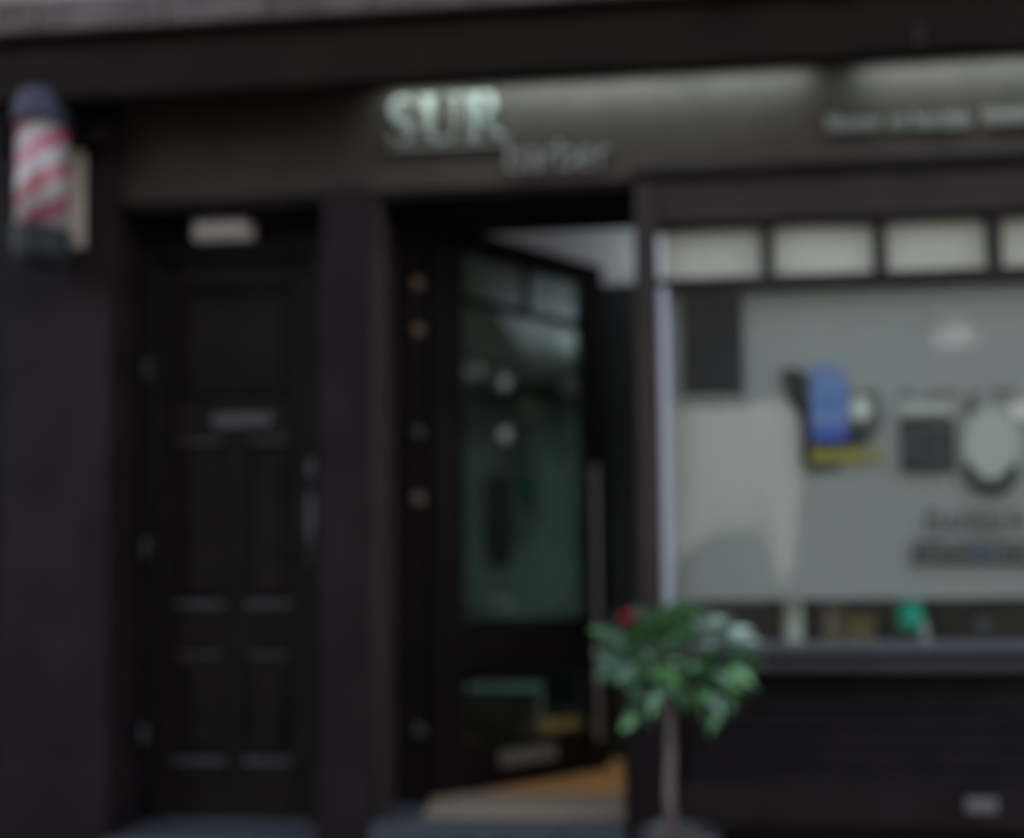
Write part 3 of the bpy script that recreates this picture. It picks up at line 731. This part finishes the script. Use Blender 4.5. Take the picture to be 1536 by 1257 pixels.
strip(566, 1238, 'long greenish strip light over the SUR barber lettering')
strip(1304, 2000, 'greenish strip light over the tagline at the right')

# -------- barber pole
bpx, bpy_, bpr = PX(63, 280, -.25), -.25, .088
bz = lambda py: PZ(58, py, -.25)
bpo = thing('barber_pole', 'red and white striped barber pole with dark domed caps on left pilaster', 'barber pole', (bpx, bpy_, bz(405)))
b = bmesh.new(); zlo, zhi = bz(352), bz(186)
add_lathe(b, [(bpr, zlo), (bpr, zhi)], bpx, bpy_, 48)
o = obj('striped_cylinder', b, STRIPE, bpo, True)
b = bmesh.new(); za, zt_ = bz(191), bz(134); R_ = bpr * 1.14
prof = [(R_ * .9, za - .012), (R_ * 1.06, za - .01), (R_ * 1.06, za + .012), (R_, za + .02), (R_, za + (zt_ - za) * .45)]
prof += [(R_ * math.cos(R(a_)), za + (zt_ - za) * (.45 + .55 * math.sin(R(a_)))) for a_ in (20, 40, 60, 78)] + [(.004, zt_)]
add_lathe(b, prof, bpx, bpy_, 40); obj('top_cap', b, CAPB, bpo, True)
b = bmesh.new(); za, zt_ = bz(352), bz(404)
prof = [(R_ * .9, za + .01), (R_ * 1.06, za + .008), (R_ * 1.06, za - .012), (R_, za - .02), (R_, za + (zt_ - za) * .5)]
prof += [(R_ * math.cos(R(a_)), za + (zt_ - za) * (.5 + .5 * math.sin(R(a_)))) for a_ in (20, 40, 60, 78)] + [(.004, zt_)]
add_lathe(b, prof, bpx, bpy_, 40); obj('bottom_cap', b, INK, bpo, True)
for py in (168, 372):
    b = bmesh.new(); add_tube(b, [(bpx, bpy_ + .05, bz(py)), (bpx, -.118, bz(py))], .018); obj('bracket', b, CAPB, bpo, True)
x1, z1 = P(126, 216, -.12); x0, z0 = P(62, 374, -.12)
obj('backboard', bx(x0, x1, -.128, -.102, z0, z1, bev=.004), CREAM, bpo)

# -------- plate lamp above the closed door, small vent plate on the riser
x0, z1 = P(286, 314, .10); x1, z0 = P(376, 352, .10)
t = thing('bulkhead_light', 'small off-white oblong light above the closed black door', 'light', ((x0 + x1) / 2, .12, z0))
obj('housing', bx(x0, x1, .115, DY - .022, z0 - .004, z1 + .004, bev=.01), PLATE, t)
obj('cover', bx(x0 + .012, x1 - .012, .09, .114, z0 + .008, z1 - .008, bev=.012), PLATE, t)
x0, z1 = P(1449, 1198, -.05); x1, z0 = P(1496, 1219, -.05)
t = thing('vent_plate', 'small pale oblong vent plate low on the riser at bottom right', 'vent', ((x0 + x1) / 2, -.05, z0))
VP = mat('vent_metal', (.13, .12, .13), .5)
obj('plate', bx(x0, x1, -.052, -.046, z0, z1, bev=.002), VP, t)
for i_ in range(3):
    zz = z0 + (z1 - z0) * (i_ + .6) / 3.6; obj('slat', bx(x0 + .008, x1 - .008, -.060, -.053, zz, zz + .007, bev=.001), VP, t)
x, z = P(1376, 56, -.30)
t = thing('small_bracket', 'tiny grey bracket on the cornice above the tagline', 'bracket', (x, -.31, z))
obj('plate', bx(x - .012, x + .012, -.318, -.301, z - .03, z + .03), WFRAME, t)
b = bmesh.new(); add_tube(b, [(x, -.318, z + .01), (x, -.35, z + .01)], .006); obj('pin', b, WFRAME, t)

# -------- plant in front of the window
PYY = -.50
pcx, pcz = P(1008, 1005, PYY)
pl = thing('potted_plant', 'bushy green potted plant on a thin stem with a red flower beside the open door', 'plant', (pcx, PYY, GZ))
b = bmesh.new(); potz = PZ(1010, 1246, PYY)
pr = .125
add_lathe(b, [(pr * .72, GZ + .002), (pr * .75, GZ + .02), (pr, potz - .03), (pr * 1.06, potz - .028), (pr * 1.06, potz), (pr * .95, potz), (pr * .94, potz - .02)], pcx + .01, PYY, 40); obj('pot', b, POT, pl, True)
b = bmesh.new(); add_lathe(b, [(pr * .935, potz - .03), (pr * .6, potz - .016), (.01, potz - .012)], pcx + .01, PYY, 24); obj('soil', b, SOIL, pl, True)
b = bmesh.new(); sx0 = PX(1006, 1200, PYY)
add_tube(b, [(sx0 + .003, PYY, potz - .03), (sx0 - .004, PYY, potz + .12), (sx0 + .003, PYY + .005, potz + .25), (pcx - .004, PYY, pcz - .05), (pcx, PYY, pcz + .03)], [.017, .016, .015, .014, .01])
stem = obj('stem', b, BARK, pl, True)
b = bmesh.new()
for i_ in range(26):
    a_ = random.uniform(0, 6.28); e_ = random.uniform(-.2, 1.2); L_ = random.uniform(.12, .21)
    d_ = Vector((math.cos(a_) * math.cos(e_) * 1.15, math.sin(a_) * math.cos(e_) * .8, math.sin(e_) * .8)) * L_
    s_ = Vector((pcx, PYY, pcz - .03)); add_tube(b, [s_, s_ + d_ * .5 + Vector((0, 0, .02)), s_ + d_], [.005, .004, .002], 6)
crown = obj('crown', b, BARK, pl)
def leaf_mesh(name, L_, w_, m):
    bm = bmesh.new(); rows = 6; prev_ = None
    for r_ in range(rows + 1):
        t_ = r_ / rows; ww = w_ * math.sin(math.pi * min(1, t_ * .93 + .07)) ** .8 / 2; zz = -.35 * L_ * t_ * t_
        cur = [bm.verts.new((-ww, L_ * t_, zz + ww * .35)), bm.verts.new((0, L_ * t_, zz)), bm.verts.new((ww, L_ * t_, zz + ww * .35))]
        if prev_:
            for q in (0, 1): bm.faces.new((prev_[q], prev_[q + 1], cur[q + 1], cur[q]))
        prev_ = cur
    me = bpy.data.meshes.new(name); bm.to_mesh(me); bm.free(); me.materials.append(m)
    for p_ in me.polygons: p_.use_smooth = True
    return me
LM = [leaf_mesh('leaf', .08, .042, LEAF), leaf_mesh('leaf', .085, .045, LEAF2), leaf_mesh('leaf', .075, .036, LEAF3), leaf_mesh('leaf', .09, .065, PETAL)]
def put_leaf(px, py, Y, k, name='leaf', s=1.0):
    x_, z_ = P(px, py, Y); c_ = Vector((pcx, PYY + .05, pcz - .08)); p_ = Vector((x_, Y, z_)); d_ = (p_ - c_)
    d_ = d_ + Vector((random.uniform(-.08, .08), random.uniform(-.10, .04), random.uniform(-.09, .05)))
    q_ = d_.to_track_quat('Y', 'Z'); o_ = bpy.data.objects.new(name, LM[k]); COL.objects.link(o_); o_.parent = crown
    o_.location = p_ - wl(crown); o_.rotation_mode = 'QUATERNION'
    o_.rotation_quaternion = q_ @ Euler((random.uniform(-.5, .3), random.uniform(-.8, .8), 0)).to_quaternion()
    sc2 = s * random.uniform(.75, 1.15); o_.scale = (sc2,) * 3
out = [(0, 122), (25, 112), (50, 96), (75, 88), (100, 84), (125, 98), (150, 118), (175, 112), (200, 60), (215, 52), (235, 100), (255, 70), (270, 62), (290, 72), (305, 100), (320, 88), (340, 106), (360, 122)]
def rad(a_):
    a_ %= 360
    for (a0, r0), (a1, r1) in zip(out, out[1:]):
        if a0 <= a_ <= a1: return r0 + (r1 - r0) * (a_ - a0) / (a1 - a0)
cnt = 0
while cnt < 290:
    a_ = random.uniform(0, 360); rr0 = math.sqrt(random.random()); r_ = rr0 * rad(a_) * .90
    px = 1008 + r_ * math.cos(R(a_)); py = 1000 - r_ * math.sin(R(a_)) * (.93 if a_ < 180 else 1.0)
    if py > 1035 and abs(px - 1000) < 40 and random.random() < .75: continue
    Y = PYY + random.uniform(-1, 1) * .14 * math.sqrt(max(0.05, 1 - rr0 * rr0))
    k = 0
    if px < 960 and random.random() < .6: k = 1
    if 1035 < px < 1128 and py < 978: k = random.choice([3, 3, 3, 1])
    elif random.random() < .16: k = 1
    if random.random() < .15 and py > 1000: k = 2
    put_leaf(px, py, Y, k, 'flower' if k == 3 else 'leaf'); cnt += 1
b = bmesh.new(); fx, fz = P(938, 926, PYY - .05)
for i_ in range(7):
    a_ = i_ * .9; cx_, cz_ = fx + .012 * math.cos(a_), fz + .010 * math.sin(a_)
    add_lathe(b, [(.002, PYY - .10), (.017, PYY - .115), (.018, PYY - .125), (.003, PYY - .14)], cx_, cz_, 10, 'Y')
add_tube(b, [(fx, PYY - .11, fz), (fx + .02, PYY - .03, fz - .05), (fx + .06, PYY, fz - .12)], .003, 6)
obj('red_flower', b, REDP, pl, True)
